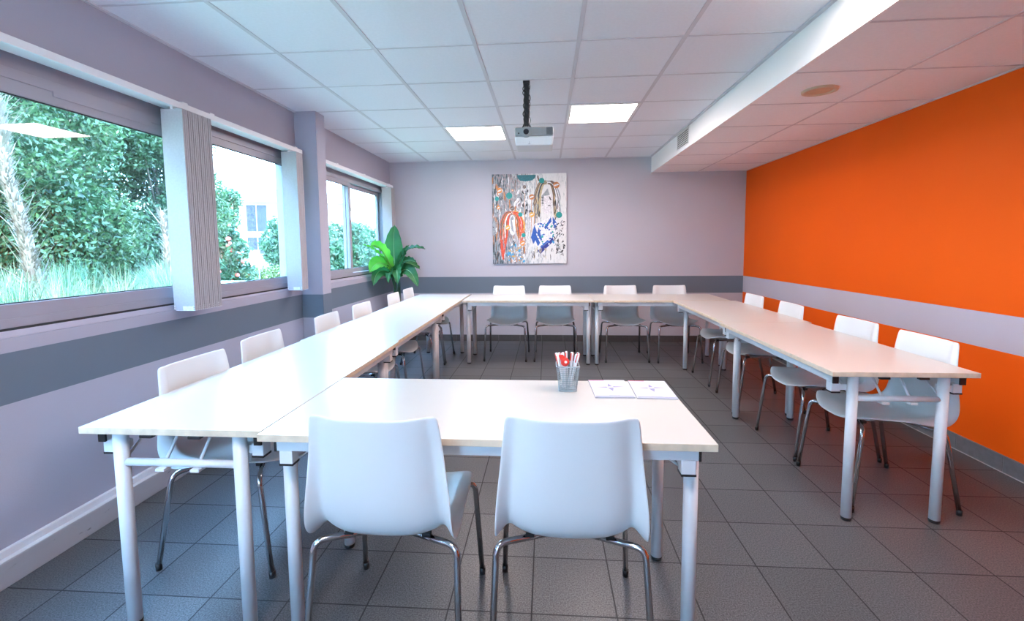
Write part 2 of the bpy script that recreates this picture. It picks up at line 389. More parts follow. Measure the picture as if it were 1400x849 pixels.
# ------------------------------------------------------------------ ceiling fixtures
def panel(x, y, label):
    r = empty('ceiling_light', (x + .3, y + .3, ZC)); tag(r, label, 'ceiling light', 'square recessed ceiling lights')
    mb = MB()
    for a in ((-.296, -.27, -.296, .296), (.27, .296, -.296, .296), (-.27, .27, -.296, -.27), (-.27, .27, .27, .296)): mb.box(*a, -.009, .001)
    mb.build('frame', m_lightfr, r)
    MB().box(-.272, .272, -.272, .272, -.007, -.001).build('diffuser', m_panel, r)
    return r
panel(-1.0104, 4.587, 'lit square ceiling light left of the projector')
panel(.1896, 3.987, 'lit square ceiling light right of the projector')
panel(-1.0104, -.213, 'unseen square ceiling light added beside the camera as fill')  # added fill lamp, out of view beside the camera
panel(.7896, 1.587, 'unseen square ceiling light added to brighten the right side tables')  # extra lamp out of view, added to lift the right side and soffit

# projector
P = empty('projector', (-.083, 3.33, 2.02)); tag(P, 'white and grey projector hanging from the ceiling on a black pole', 'projector')
mb = MB(); mb.box(-.135, .135, 0, .235, .012, .078, bev=.012)
bmesh.ops.recalc_face_normals(mb.b, faces=mb.b.faces)
for v in mb.b.verts:
    if v.co.z < .04: v.co.x *= .97
mb.build('lower_casing', m_proj_w, P, smooth=False)
mb = MB(); mb.box(-.135, .135, -.003, .238, .0785, .138, bev=.01); mb.build('upper_casing', m_proj_g, P)
mb = MB(); mb.tube([(-.055, -.012, .104), (-.055, .02, .104)], [.036, .038], 32); mb.tube([(-.055, -.016, .104), (-.055, -.010, .104)], .030, 32)
lr = mb.build('lens_ring', m_proj_g, P)
mb = MB(); mb.tube([(-.055, -.020, .104), (-.055, -.0125, .104)], [.018, .021], 32); mb.build('lens', m_lens, lr)
mb = MB()
for i in range(9): mb.box(.088 + .0048 * i, .0905 + .0048 * i, -.0048, -.002, .084, .132)
mb.build('vent_grille', m_dark, P)
mb = MB(); mb.tube([(-.108, -.005, .096), (-.108, 0, .096)], .0055, 16); mb.build('sensor_window', m_dark, P)
mb = MB(); mb.box(-.040, -.026, -.0015, .002, .022, .025); mb.tube([(-.033, -.001, .035), (-.033, .003, .035)], .003, 10); mb.build('badge', m_proj_g, P)
PX, PYy, PZ = -.055, .09, .138
mb = MB(); mb.box(PX - .018, PX + .018, PYy - .016, PYy + .016, PZ + .03, .468, bev=.003); mb.box(PX - .024, PX + .024, PYy - .024, PYy + .024, .462, .4795)
mb.build('mount_pole', m_dark, P)
mb = MB()
for s in (-1, 1): mb.tube([(PX + s * .018, PYy, PZ + .045), (PX + s * .03, PYy, PZ + .02), (PX + s * .03, PYy, PZ - .002)], .004, 8)
mb.box(PX - .03, PX + .03, PYy - .03, PYy + .03, PZ - .001, PZ + .008)
mb.build('mount_plate', m_dark, P)
mb = MB()
for k, (a, rr) in enumerate(((0, .0035), (1.7, .003), (3.4, .0035), (5, .003), (2.4, .0028))):
    pts = []
    for i in range(26):
        t = i / 25; z = .45 - t * .29; q = a + t * 9
        R_ = .023 + .004 * math.sin(t * 14 + a * 3); pts.append((PX + math.cos(q) * R_, PYy + math.sin(q) * R_ * .9 - .003, z))
    pts.append((PX + math.cos(a) * .03 + .025, PYy + .03, PZ + .005)); mb.tube(pts, rr, 6)
mb.build('cables', m_dark, P)

# round ceiling spot in the soffit
r = empty('recessed_spotlight', (1.725, 3.15, ZS)); tag(r, 'round unlit recessed ceiling spotlight with a beige rim', 'ceiling light')
mb = MB(); N = 40
prof = [(.102, .0), (.100, -.010), (.088, -.013), (.074, -.008), (.070, .0)]
rings = [[mb.b.verts.new((math.cos(2 * PI * k / N) * a, math.sin(2 * PI * k / N) * a, z)) for k in range(N)] for a, z in prof]
for i in range(len(rings) - 1):
    for k in range(N): mb.b.faces.new((rings[i][k], rings[i][(k + 1) % N], rings[i + 1][(k + 1) % N], rings[i + 1][k]))
mb.build('rim', m_ring, r, smooth=True)
mb = MB(); mb.tube([(0, 0, -.005), (0, 0, .0)], .073, 40); mb.build('lens_disc', m_ringin, r)

# air vent on fascia
r = empty('air_vent', (XS - .001, 4.96, 2.44)); tag(r, 'white louvred air vent on the ceiling fascia', 'vent')
mb = MB(); y2, z2 = .20, .085
for a in ((-y2, y2, z2 - .012, z2), (-y2, y2, -z2, -z2 + .012)): mb.box(-.006, 0, *a)
for a in ((-y2, -y2 + .012, -z2, z2), (y2 - .012, y2, -z2, z2)): mb.box(-.006, 0, *a)
r.location.z = 2.405; mb.build('frame', m_white, r)
MB().box(-.002, 0, -y2 + .012, y2 - .012, -z2 + .012, z2 - .012).build('backing', m_dark, r)
mb = MB()
for i in range(7):
    z = -z2 + .022 + i * .0205; mb.box(-.008, -.001, -y2 + .012, y2 - .012, z, z + .008)
mb.build('louvres', m_white, r)

# ------------------------------------------------------------------ tables
def make_table(L, W, ins=.105):
    r = empty('folding_table')
    ZT, ZU = .734, .711
    l2, w2 = L / 2, W / 2
    mb = MB(); mb.box(-l2, l2, -w2, w2, ZU, ZT, bev=.0018)
    mb.b.normal_update()
    for f in mb.b.faces:
        if abs(f.normal.z) < .5: f.material_index = 1
    mb.build('tabletop', [m_top, m_edge], r)
    for s in (-1, 1):
        yy = s * (w2 - .040)
        rl = MB().box(-l2 + .045, l2 - .045, yy - .011, yy + .011, ZU - .042, ZU - .0005, bev=.002).build('side_rail', m_steel, r)
        for e in (-1, 1):
            xx = e * (l2 - .0425); MB().box(xx - .004, xx + .004, yy - .013, yy + .013, ZU - .044, ZU - .001, bev=.001).build('end_cap', m_dark, rl)
    lx, ly = l2 - .045, w2 - ins
    for e in (-1, 1):
        for s in (-1, 1):
            lg = MB().tube([(e * lx, s * ly, .014), (e * lx, s * ly, ZU - .001)], .0225, 24).build('leg', m_steel, r)
            MB().tube([(e * lx, s * ly, 0), (e * lx, s * ly, .015)], [.0215, .0235], 24).build('foot_cap', m_dark, lg)
            bx, by = e * (l2 - .075), s * (w2 - .050)
            mb = MB(); mb.box(bx - .022, bx + .022, by - .020, by + .020, ZU - .088, ZU - .042, bev=.003)
            mb.box(bx - .016, bx + .016, min(by, s * ly), max(by, s * ly), ZU - .080, ZU - .052)
            bk = mb.build('hinge_block', m_steel, r)
            MB().box(bx - .0228, bx + .0228, by - .0208, by + .0208, ZU - .093, ZU - .086).build('black_band', m_dark, bk)
            # folding stay: crossbar up to the underside
            sx0 = e * lx - e * .012
            mb = MB(); mb.tube([(e * lx - e * .004, s * .062, .596), (e * (lx - .10), s * .062, ZU - .004)], .0055, 8)
            MB().box(e * lx - .022, e * lx + .022, s * .062 - .016, s * .062 + .016, .574, .584, bev=.002).build('stay_clip', m_steel, r)
            mb.build('folding_stay', m_steel, r); mb = MB(); mb.tube([(e * (lx - .015), s * ly, .60), (e * (lx - .15), s * (ly + .0), ZU - .012)], .0045, 8)
            mb.build('diagonal_brace', m_steel, r)
        MB().tube([(e * lx, -ly, .597), (e * lx, ly, .597)], .0135, 16).build('crossbar', m_steel, r)
        for s in (-1, 1):
            MB().box(e * (l2 - .012) - .01, e * (l2 - .012) + .01, s * .085 - .022, s * .085 + .022, ZU - .012, ZU - .0008, bev=.003).build('coupling_clip', m_dark, r)
    return r
WTB = .64
T0 = make_table(1.43, WTB); T1 = make_table(1.40, WTB, .12)
note_kids(T0); note_kids(T1)
GT = 'white topped folding tables in a closed rectangle'
tabs = [
 (T0, -1.248, 1.395 + .715, PI / 2, 'white topped folding table on the window side, nearest the camera'),
 (T0, -1.262, 2.827 + .715, PI / 2, 'white topped folding table, middle one of the window side row'),
 (T0, -1.268, 4.259 + .715, PI / 2, 'white topped folding table, far one of the window side row beside the plant'),
 (T0, -.208, 1.366 + .32, 0, 'front table carrying the pen cup and the two note pads'),
 (T0, -.208, 5.02 + .32, 0, 'back table below the painting, left one of the far row'),
 (T0, 1.227, 5.02 + .32, 0, 'back table right of the painting, right one of the far row'),
 (T1, 1.636, 2.197 + .70, PI / 2, 'right side table nearest the camera, along the orange wall'),
 (T1, 1.668, 3.60 + .70, PI / 2, 'right side table farther from the camera, meeting the back row'),
]
used = set()
for proto, x, y, rz, lab in tabs:
    o = proto if proto.name not in used else copy_tree(proto)
    used.add(proto.name)
    o.location = (x, y, 0); o.rotation_euler.z = rz; tag(o, lab, 'table', GT)

# ------------------------------------------------------------------ chairs
def make_chair():
    r = empty('stacking_chair')
    # profile (y, z, half width, edge lift toward the sitter)
    P_ = [(.238, .422, .188, .020), (.225, .4305, .212, .021), (.190, .436, .224, .022), (.12, .436, .229, .024), (.04, .433, .230, .028), (-.05, .428, .230, .034),
          (-.12, .426, .230, .034), (-.170, .432, .230, .044), (-.205, .452, .229, .050), (-.226, .485, .2275, .050), (-.237, .53, .225, .047), (-.243, .59, .220, .043),
          (-.248, .66, .212, .038), (-.254, .73, .204, .034), (-.261, .79, .198, .030), (-.265, .822, .194, .028), (-.267, .834, .186, .026)]
    NU = 22
    LIP = [0, 0, 0, .1, .25, .5, .8, 1, 1, 1, .9, .7, .5, .35, .25, .2, .15]
    me = bmesh.new(); g = []
    for i, (y, z, w_, c) in enumerate(P_):
        a = P_[max(i - 1, 0)]; b = P_[min(i + 1, len(P_) - 1)]
        d = Vector((0, b[0] - a[0], b[1] - a[1])).normalized(); nrm = Vector((0, d.z, -d.y))   # toward the sitter
        row = []
        for k in range(NU + 1):
            u = -1 + 2 * k / NU; au = abs(u)
            p = Vector((u * w_, y, z)) + nrm * (c * ((.35 * au ** 2 + .75 * (au / .84) ** 4) if au < .84 else (1.0 - LIP[i] * 1.15 * (au - .84) / .16 + (1 - LIP[i]) * .25 * (au - .84) / .16)))
            if i <= 2: p.y -= (.070 - .022 * i) * au ** 3.0; p.z += .006 * au ** 2
            row.append(me.verts.new(p))
        g.append(row)
    for i in range(len(g) - 1):
        for k in range(NU):
            f = me.faces.new((g[i][k], g[i][k + 1], g[i + 1][k + 1], g[i + 1][k])); f.smooth = True
    m = bpy.data.meshes.new('shell'); me.to_mesh(m); me.free(); m.materials.append(m_shell)
    # apply subdivision and thickness by building through a temporary object
    tmp = bpy.data.objects.new('tmp', m); COL.objects.link(tmp)
    sm = tmp.modifiers.new('solid', 'SOLIDIFY'); sm.thickness = .0085; sm.offset = 0
    sb = tmp.modifiers.new('sub', 'SUBSURF'); sb.levels = 2; sb.render_levels = 2
    dg = bpy.context.evaluated_depsgraph_get(); dg.update()
    m2 = bpy.data.meshes.new_from_object(tmp.evaluated_get(dg)); bpy.data.objects.remove(tmp)
    for p in m2.polygons: p.use_smooth = True
    o = bpy.data.objects.new('seat_shell', m2); COL.objects.link(o); o.parent = r; o['label'] = 'one-piece white plastic seat and back'
    R_ = .0105
    for s in (-1, 1):
        for fr in (1, -1):
            foot = (s * .243, fr * .25, .012); top = (s * (.226 if fr > 0 else .228), fr * (.205 if fr > 0 else .175), .408 if fr > 0 else .404)
            inn = (s * .07, fr * (.125 if fr > 0 else .11), .413 if fr > 0 else .402)
            pts = [foot] + bend(foot, top, inn, .035, 7) + [inn]
            lg = MB().tube(pts, R_, 14).build('leg', m_chrome, r)
            f0 = Vector(foot); MB().tube([f0 + Vector((0, 0, -.012)), f0 + Vector((0, 0, .016))], [.0115, .013], 12).build('foot_cap', m_dark, lg)
    mb = MB(); mb.box(-.075, .075, -.125, .135, .397, .412, bev=.004); mb.tube([(-.07, .125, .413), (.07, .125, .413)], R_, 12); mb.tube([(-.07, -.11, .402), (.07, -.11, .402)], R_, 12)
    mb.build('under_seat_frame', m_chrome, r)
    mb = MB(); mb.tube([(-.035, .19, .424), (.035, .19, .424)], .011, 12); mb.tube([(0, .10, .41), (0, .19, .42)], .008, 10)
    mb.build('link_bracket', m_proj_g, r)
    for s in (-1, 1):
        for fr in (1, -1):
            mb = MB(); mb.box(s * .125 - .014, s * .125 + .014, fr * .14 - .010, fr * .14 + .010, .410, .424, bev=.003); mb.build('mount_pad', m_dark, r)
    return r
C0 = make_chair(); note_kids(C0)
GC = 'white shell chairs with chrome legs around the tables'
chairs = [  # x, y, facing angle (0 = facing +y)
 (-1.352, 1.94, -PI/2 - .03, 'white chair on the window side nearest the camera, in front of the nearest window'),
 (-1.385, 2.505, -PI/2 + .02, 'white chair below the widest blind stack, second along the window wall'),
 (-1.385, 3.29, -PI/2 + .02, 'white chair below the middle window, third along the window wall'),
 (-1.385, 3.93, -PI/2 - .02, 'white chair beside the pilaster, fourth along the window wall'),
 (-1.39, 4.80, -PI/2 + .02, 'white chair in front of the banana plant, fifth along the window wall'),
 (-1.40, 5.362, -PI/2, 'white chair farthest along the window wall, right of the banana plant stem'),
 (1.752, 2.55, PI/2, 'white chair nearest the camera along the orange wall'),
 (1.755, 3.10, PI/2 + .03, 'white chair second from the camera along the orange wall'),
 (1.765, 3.93, PI/2 - .02, 'white chair third from the camera along the orange wall'),
 (1.765, 4.60, PI/2, 'white chair farthest along the orange wall'),
 (-.47, 5.475, PI - .03, 'white chair at the back row below the left half of the painting'),
 (.105, 5.475, PI, 'white chair at the back row below the right edge of the painting'),
 (.905, 5.475, PI + .03, 'white chair at the back row, third from the left, right of the painting'),
 (1.49, 5.475, PI + .02, 'white chair at the back row, rightmost, beside the right side tables'),
 (-.506, 1.515, 0.0, 'large foreground white chair seen from behind, left of the two'),
 (.071, 1.535, 0.0, 'large foreground white chair seen from behind, right of the two, before the pen cup'),
]
for i, (x, y, a, lab) in enumerate(chairs):
    o = C0 if i == 0 else copy_tree(C0)
    o.location = (x, y, 0); o.rotation_euler.z = a; tag(o, lab, 'chair', GC)

# ------------------------------------------------------------------ things on the front table
ZT = .734
r = empty('pen_cup', (.086, 1.885, ZT)); tag(r, 'square silver wire mesh pen cup on the front table', 'pen cup')
mb = MB(); hb, ht, H = .035, .046, .104
def cp_(t, z):   # perimeter point of a rounded square, t in 0..4
    k = hb + (ht - hb) * z / H; s = int(t) % 4; q = -1 + 2 * (t - int(t)); c = .88
    q2 = max(-c, min(c, q)); p = [(q2, -1), (1, q2), (-q2, 1), (-1, -q2)][s]
    return (p[0] * k if abs(p[0]) == 1 else p[0] * k, p[1] * k, z)
for i in range(13):
    z = .002 + i * (H - .004) / 12; mb.tube([cp_(j / 8, z) for j in range(33)], .0009, 4, cap=False)
for j in range(56):
    t = j / 14; mb.tube([cp_(t, .002), cp_(t, H)], .0008, 4, cap=False)
mb.build('mesh_wall', m_mesh, r)
mb = MB(); mb.tube([cp_(j / 8, H) for j in range(33)], .0025, 8, cap=False); mb.tube([cp_(j / 8, .0025) for j in range(33)], .0025, 8, cap=False); mb.build('rim', m_mesh, r)
MB().box(-hb, hb, -hb, hb, 0.0005, .0025).build('base_plate', m_mesh, r)
def make_pen():
    p = empty('pen')
    MB().tube([(0, 0, .004), (0, 0, .010), (0, 0, .118), (0, 0, .121)], [.0012, .0045, .0048, .0046], 12).build('barrel', m_penw, p)
    MB().tube([(0, 0, .119), (0, 0, .122), (0, 0, .1445), (0, 0, .147)], [.005, .0052, .0052, .0035], 12).build('cap', m_penw, p)
    MB().box(-.0016, .0016, -.0078, -.0052, .112, .145, bev=.0006).build('clip', m_penr, p)
    return p
pen0 = make_pen(); note_kids(pen0)
pens = [(-.024, -.018, -.20, .10), (-.020, .004, -.16, -.05), (-.012, -.022, -.12, .06), (-.010, .018, -.09, -.12), (.000, .022, -.03, -.14), (.010, -.006, .09, .02),
        (.012, .018, .10, -.10), (.020, -.020, .16, .08), (.023, .004, .21, 0), (.022, .022, .24, -.10), (-.004, .008, -.02, -.04), (.015, -.024, .24, .12), (-.024, .022, -.22, -.10)]
penlab = 'white pen with red clip standing in the mesh pen cup'
for i, (x, y, tx_, ty_) in enumerate(pens):
    p = pen0 if i == 0 else copy_tree(pen0)
    d = Vector((math.tan(tx_), -math.tan(ty_) * .8, 1)).normalized()
    q = d.to_track_quat('Z', 'Y'); p.rotation_mode = 'QUATERNION'; p.rotation_quaternion = q @ Matrix.Rotation(i * 2.1, 3, 'Z').to_quaternion()
    k = .55; p.location = (.086 + x * k, 1.885 + y * k, ZT + .004 + .003 * (i % 3)); tag(p, penlab, 'pen', 'white pens in the mesh cup')
r = empty('lollipop', (.078, 1.872, ZT + .004)); tag(r, 'red round candy with a white dot among the pens in the cup', 'lollipop')
MB().tube([(0, 0, 0), (-.004, -.01, .104)], .0018, 8).build('stick', m_penw, r)
mb = MB(); mb.tube([(-.004, -.024, .118), (-.004, -.021, .118), (-.004, -.009, .118), (-.004, -.006, .118)], [.012, .0175, .0175, .012], 24); mb.build('candy_disc', m_penr, r)
mb = MB(); mb.tube([(-.001, -.0255, .119), (-.001, -.0235, .119)], .0055, 16); mb.build('white_dot', m_penw, r)
mb = MB(); mb.poly([(-.030, -.016, .145), (-.012, -.018, .148), (.004, -.018, .128), (-.020, -.018, .120)]); mb.poly([(-.030, -.014, .145), (-.020, -.016, .120), (.004, -.016, .128), (-.012, -.016, .148)])
mb.build('wrapper', m_penr, r)

def pad(x, y, rz, lab):
    r = empty('note_pad', (x, y, ZT)); r.rotation_euler.z = rz; tag(r, lab, 'note pad', 'note pads on the front table')
    w2, h2 = .077, .115
    MB().box(-w2, w2, -h2, h2, .0003, .0048).build('page_block', m_pad, r)
    MB().box(-w2, w2, -h2, h2, .0049, .0053).build('top_sheet', m_paper, r)
    mb = MB(); mb.box(-w2 + .002, -w2 + .066, h2 - .010, h2 - .002, .0054, .0056); mb.build('pink_header', m_pink, r)
    mb = MB(); z = .0056
    for (a, b, c) in (((.000, .062), (-.008, .020), (.010, .024)), ((.062, .018), (.016, .010), (.012, .024)), ((.004, -.040), (-.010, .002), (.014, .006)), ((-.056, .012), (-.010, .004), (-.014, .018))):
        mb.poly([(a[0], a[1], z), (b[0], b[1], z), (c[0], c[1], z)])
    mb.build('star_print', m_vio, r)
    mb = MB(); mb.box(-w2 + .004, w2 - .004, -h2 + .003, -h2 + .016, .0054, .0056); mb.build('footer_band', m_vio if False else m_grtx, r)
    mb = MB()
    for k in range(9): mb.box(-.020 + k * .0048, -.0165 + k * .0048, -h2 + .018, -h2 + .0215, .0054, .0057)
    mb.build('footer_text', m_grtx, r)
pad(.262, 1.889, .03, 'white note pad with pink header, the one beside the pen cup')
pad(.427, 1.885, -.02, 'white note pad with pink header, the one nearer the table corner')

# ------------------------------------------------------------------ painting
def paint_canvas():
    m = mat('streaky grey and white paint', (.8, .8, .8), .5)
    n = m.node_tree.nodes; l = m.node_tree.links; t = n.new('ShaderNodeTexCoord'); mp = n.new('ShaderNodeMapping'); mp.inputs['Scale'].default_value = (16, 1, 4.0)
    l.new(t.outputs['Object'], mp.inputs[0])
    nz = n.new('ShaderNodeTexNoise'); nz.inputs['Scale'].default_value = 2.6; nz.inputs['Detail'].default_value = 6; nz.inputs['Roughness'].default_value = .7; l.new(mp.outputs[0], nz.inputs['Vector'])
    s = n.new('ShaderNodeSeparateXYZ'); l.new(t.outputs['Object'], s.inputs[0])
    mr = n.new('ShaderNodeMapRange'); mr.inputs['From Min'].default_value = -.5; mr.inputs['From Max'].default_value = .25; mr.inputs['To Min'].default_value = -.17; mr.inputs['To Max'].default_value = .16; l.new(s.outputs[0], mr.inputs[0])
    a = n.new('ShaderNodeMath'); l.new(nz.outputs[0], a.inputs[0]); l.new(mr.outputs[0], a.inputs[1])
    r = n.new('ShaderNodeValToRGB'); l.new(a.outputs[0], r.inputs[0]); e = r.color_ramp.elements
    e[0].position = .30; e[0].color = (.04, .05, .06, 1); e[1].position = .66; e[1].color = (.80, .79, .78, 1)
    for p, c in ((.38, (.18, .26, .30)), (.44, (.45, .28, .28)), (.50, (.40, .47, .50)), (.57, (.72, .72, .70))):
        q = e.new(p); q.color = (*c, 1)
    l.new(r.outputs[0], n['Principled BSDF'].inputs['Base Color']); return m
AC = {'teal': (.0, .30, .28), 'dteal': (.004, .16, .20), 'orange': (.78, .30, .07), 'amber': (.80, .42, .06), 'red': (.72, .08, .03), 'rust': (.55, .20, .06), 'blonde': (.52, .42, .24), 'brown': (.16, .09, .06),
      'ink': (.03, .03, .035), 'grey': (.30, .33, .36), 'pale': (.80, .80, .82), 'blue': (.01, .09, .42), 'sky': (.04, .33, .62), 'navy': (.01, .02, .22), 'skin': (.78, .74, .76)}
names = list(AC); mats_p = [paint_canvas()] + [mat('art ' + k, AC[k], .45, noise=(70, .25)) for k in names]
AI = {k: i + 1 for i, k in enumerate(names)}
PW, PH = 1.01, 1.217
pt = empty('painting', (-.23, YB - .001, 1.085)); tag(pt, 'large unframed abstract canvas with teal dots and two long haired figures, on the back wall', 'painting')
mb = MB(); mb.box(-PW / 2, PW / 2, -.034, 0, 0, PH, bev=.002)
LAY = [0]
def L2(px, py): return ((px - 68) / 604 - .5) * PW, (1 - (py - 70) / 725) * PH
def lay(): LAY[0] += 1; return -.0345 - .000006 * LAY[0]
def dot(px, py, r_, c, n=18, ry=None):
    y = lay(); cx, cz = L2(px, py); k = PW / 604; ry = ry or r_
    px_max = PW / 2 - .002
    mb.poly([(max(-px_max, min(px_max, cx + math.cos(-2 * PI * i / n) * r_ * k)), y, max(.002, min(PH - .002, cz + math.sin(-2 * PI * i / n) * ry * k))) for i in range(n)], AI[c])
def pol(pts, c):
    y = lay(); q = [L2(*p) for p in pts]; mb.poly([(a, y, b) for a, b in q], AI[c])
def stroke(p0, p1, w0, c, bow=0, n=5):
    y = lay(); a = Vector(L2(*p0)); b = Vector(L2(*p1)); d = (b - a).normalized(); nn = Vector((-d.y, d.x)); k = PW / 604
    lo, hi = [], []
    for i in range(n + 1):
        t = i / n; c0 = a.lerp(b, t) + nn * (bow * k * math.sin(PI * t) + k * random.uniform(-2, 2)); w_ = w0 * 1.5 * k * (.35 + .65 * math.sin(PI * min(1, t * .8 + .12))) / 2
        lo.append(c0 - nn * w_); hi.append(c0 + nn * w_)
    lim = lambda v: (max(-PW / 2 + .002, min(PW / 2 - .002, v.x)), y, max(.002, min(PH - .002, v.y)))
    mb.poly([lim(v) for v in lo + hi[::-1]], AI[c])
rg = random.Random(3)
for i in range(260):   # vertical streaks on the left half
    x = 75 + 260 * rg.random() ** 1.4; y = rg.uniform(75, 740); c = rg.choice(['grey', 'grey', 'ink', 'pale', 'pale', 'rust', 'brown', 'grey', 'grey']); stroke((x, y), (x + rg.uniform(-5, 5), min(785, y + rg.uniform(25, 90))), rg.uniform(3, 8), c)
for i in range(60):    # dark blotches in the middle
    x = rg.gauss(335, 45); y = rg.gauss(300, 75); stroke((x, y), (x + rg.uniform(-25, 20), y + rg.uniform(15, 60)), rg.uniform(5, 14), rg.choice(['ink', 'grey', 'pale', 'grey', 'pale']), rg.uniform(-8, 8))
for i in range(14):
    x = rg.uniform(330, 460); stroke((x, rg.uniform(80, 460)), (x, rg.uniform(470, 780)), rg.uniform(2, 4), rg.choice(['grey', 'pale', 'rust']))
def path(pts, w0, c):
    y = lay(); k = PW / 604; q = [Vector(L2(*p)) for p in pts]; lo, hi = [], []
    fine = []
    for i in range(len(q) - 1):
        p0, p1, p2, p3 = q[max(i - 1, 0)], q[i], q[i + 1], q[min(i + 2, len(q) - 1)]
        for t in (0, .25, .5, .75): fine.append(.5 * (2 * p1 + (p2 - p0) * t + (2 * p0 - 5 * p1 + 4 * p2 - p3) * t * t + (3 * p1 - p0 - 3 * p2 + p3) * t ** 3))
    fine.append(q[-1])
    pv = None
    for i, p in enumerate(fine):
        d = (fine[min(i + 1, len(fine) - 1)] - fine[max(i - 1, 0)]).normalized(); nn = Vector((-d.y, d.x)); w_ = w0 * k * (.3 + .7 * math.sin(PI * (.1 + .8 * i / (len(fine) - 1)))) / 2
        cur = [mb.b.verts.new((v.x, y, v.y)) for v in (p - nn * w_, p + nn * w_)]
        if pv: f = mb.b.faces.new((pv[0], cur[0], cur[1], pv[1])); f.material_index = AI[c]
        pv = cur
def hair(cx, top, rx0, rx1, ymid, yend, n, w_, cols, wav=6):
    for i in range(n):
        s = (-1, 1)[i % 2]; r0 = rg.uniform(rx0, rx1); pts = [(cx + s * rg.uniform(0, 14), top + (rx1 - r0) * .5), (cx + s * r0 * .62, top + 14 + (rx1 - r0) * .45), (cx + s * r0, ymid)]
        ye = rg.uniform(*yend); m_ = 4
        for q in range(1, m_ + 1): pts.append((cx + s * (r0 + rg.uniform(-wav, wav) + 5 * q / m_), ymid + (ye - ymid) * q / m_))
        path(pts, rg.uniform(*w_), rg.choice(cols))
# left figure
hair(232, 368, 38, 92, 450, (540, 640), 64, (6, 12), ['red', 'red', 'orange', 'rust', 'amber', 'red', 'pale', 'brown'])
dot(232, 480, 30, 'pale', 24, 82); pol([(215, 430), (238, 400), (250, 470), (246, 545), (225, 520)], 'grey'); pol([(228, 440), (262, 430), (262, 520), (246, 560), (238, 500)], 'pale')
stroke((205, 400), (150, 760), 9, 'red', 6); stroke((140, 600), (155, 760), 16, 'red'); stroke((258, 400), (285, 600), 8, 'rust', -8)
for i in range(40):
    x = rg.uniform(185, 330); y = rg.uniform(585, 770); stroke((x, y), (x + rg.uniform(-14, 14), y + rg.uniform(14, 30)), rg.uniform(6, 12), rg.choice(['sky', 'grey', 'pale', 'grey']))
for i in range(22):
    x, y = rg.uniform(180, 315), rg.uniform(655, 770); dot(x, y, 10, 'grey', 12); dot(x, y, 6, rg.choice(['amber', 'sky', 'pale']), 10)
# right figure
hair(515, 128, 50, 102, 235, (330, 430), 90, (5, 11), ['blonde', 'blonde', 'blonde', 'brown', 'ink', 'pale', 'grey', 'amber'])
dot(512, 300, 46, 'skin', 24, 95); pol([(470, 250), (520, 190), (540, 260), (500, 250), (478, 330)], 'grey'); pol([(490, 250), (545, 240), (552, 350), (520, 400), (480, 370)], 'skin')
for y in (262, 282, 306): stroke((470, y), (488, y + 4), 5, 'ink')
stroke((522, 326), (545, 330), 5, 'ink'); stroke((535, 255), (545, 285), 7, 'ink'); stroke((545, 130), (600, 180), 12, 'brown'); stroke((440, 85), (448, 130), 8, 'brown')
pol([(558, 405), (604, 475), (572, 622), (458, 720), (380, 585), (412, 470), (470, 455)], 'pale')
pol([(412, 480), (440, 560), (405, 635), (382, 582)], 'blue'); pol([(448, 500), (474, 600), (440, 655), (418, 600)], 'blue'); pol([(560, 415), (598, 475), (585, 530), (560, 470)], 'blue')
pol([(545, 415), (552, 465), (500, 520), (482, 480)], 'blue'); pol([(438, 690), (545, 600), (558, 622), (460, 716)], 'navy'); pol([(452, 660), (520, 602), (528, 612), (458, 674)], 'blue'); pol([(538, 590), (560, 580), (574, 618), (560, 625)], 'navy')
for a, b in (((540, 420), (485, 500)), ((560, 450), (500, 530)), ((460, 520), (520, 600)), ((480, 500), (555, 590)), ((430, 550), (470, 640))): stroke(a, b, 9, 'pale')
for i in range(40):
    x, y = rg.uniform(440, 575), rg.uniform(470, 640); c = rg.choice(['blue', 'blue', 'teal', 'blue', 'sky', 'pale']); pol([(x - 9, y), (x, y - 9), (x + 9, y), (x, y + 9)], c)
for i in range(75):
    x, y = rg.uniform(575, 650), rg.uniform(440, 720); a = rg.uniform(0, 6); stroke((x, y), (min(664, x + 18 * math.cos(a)), y + 24 * math.sin(a)), rg.uniform(3, 7), rg.choice(['ink', 'grey', 'pale', 'ink']), rg.uniform(-8, 8))
for i in range(26):
    x = rg.uniform(385, 560); y = rg.uniform(650, 730); stroke((x, y), (x + rg.uniform(-8, 8), y + rg.uniform(20, 50)), rg.uniform(3, 6), rg.choice(['ink', 'grey', 'blonde', 'pale']))
pol([(272, 80), (425, 80), (418, 105), (395, 124), (340, 132), (295, 124), (278, 105)], 'dteal')
for x, y, q in ((472, 127, 22), (208, 243, 26), (107, 266, 18), (298, 395, 18), (612, 403, 25), (323, 562, 17)): dot(x, y, q, 'teal')
for x, y, q, c in ((130, 200, 22, 'orange'), (391, 256, 22, 'rust'), (118, 338, 15, 'orange'), (232, 345, 18, 'brown'), (390, 398, 20, 'amber'), (194, 500, 20, 'amber'), (314, 628, 21, 'orange'), (590, 165, 26, 'rust'), (332, 175, 14, 'brown'), (235, 200, 9, 'orange')):
    dot(x, y, q, c); stroke((x - q * .7, y + q * .3), (x + q * .7, y - q * .3), q * .35, 'pale' if c != 'brown' else 'grey')
mb.build('canvas', mats_p, pt, fix=False)

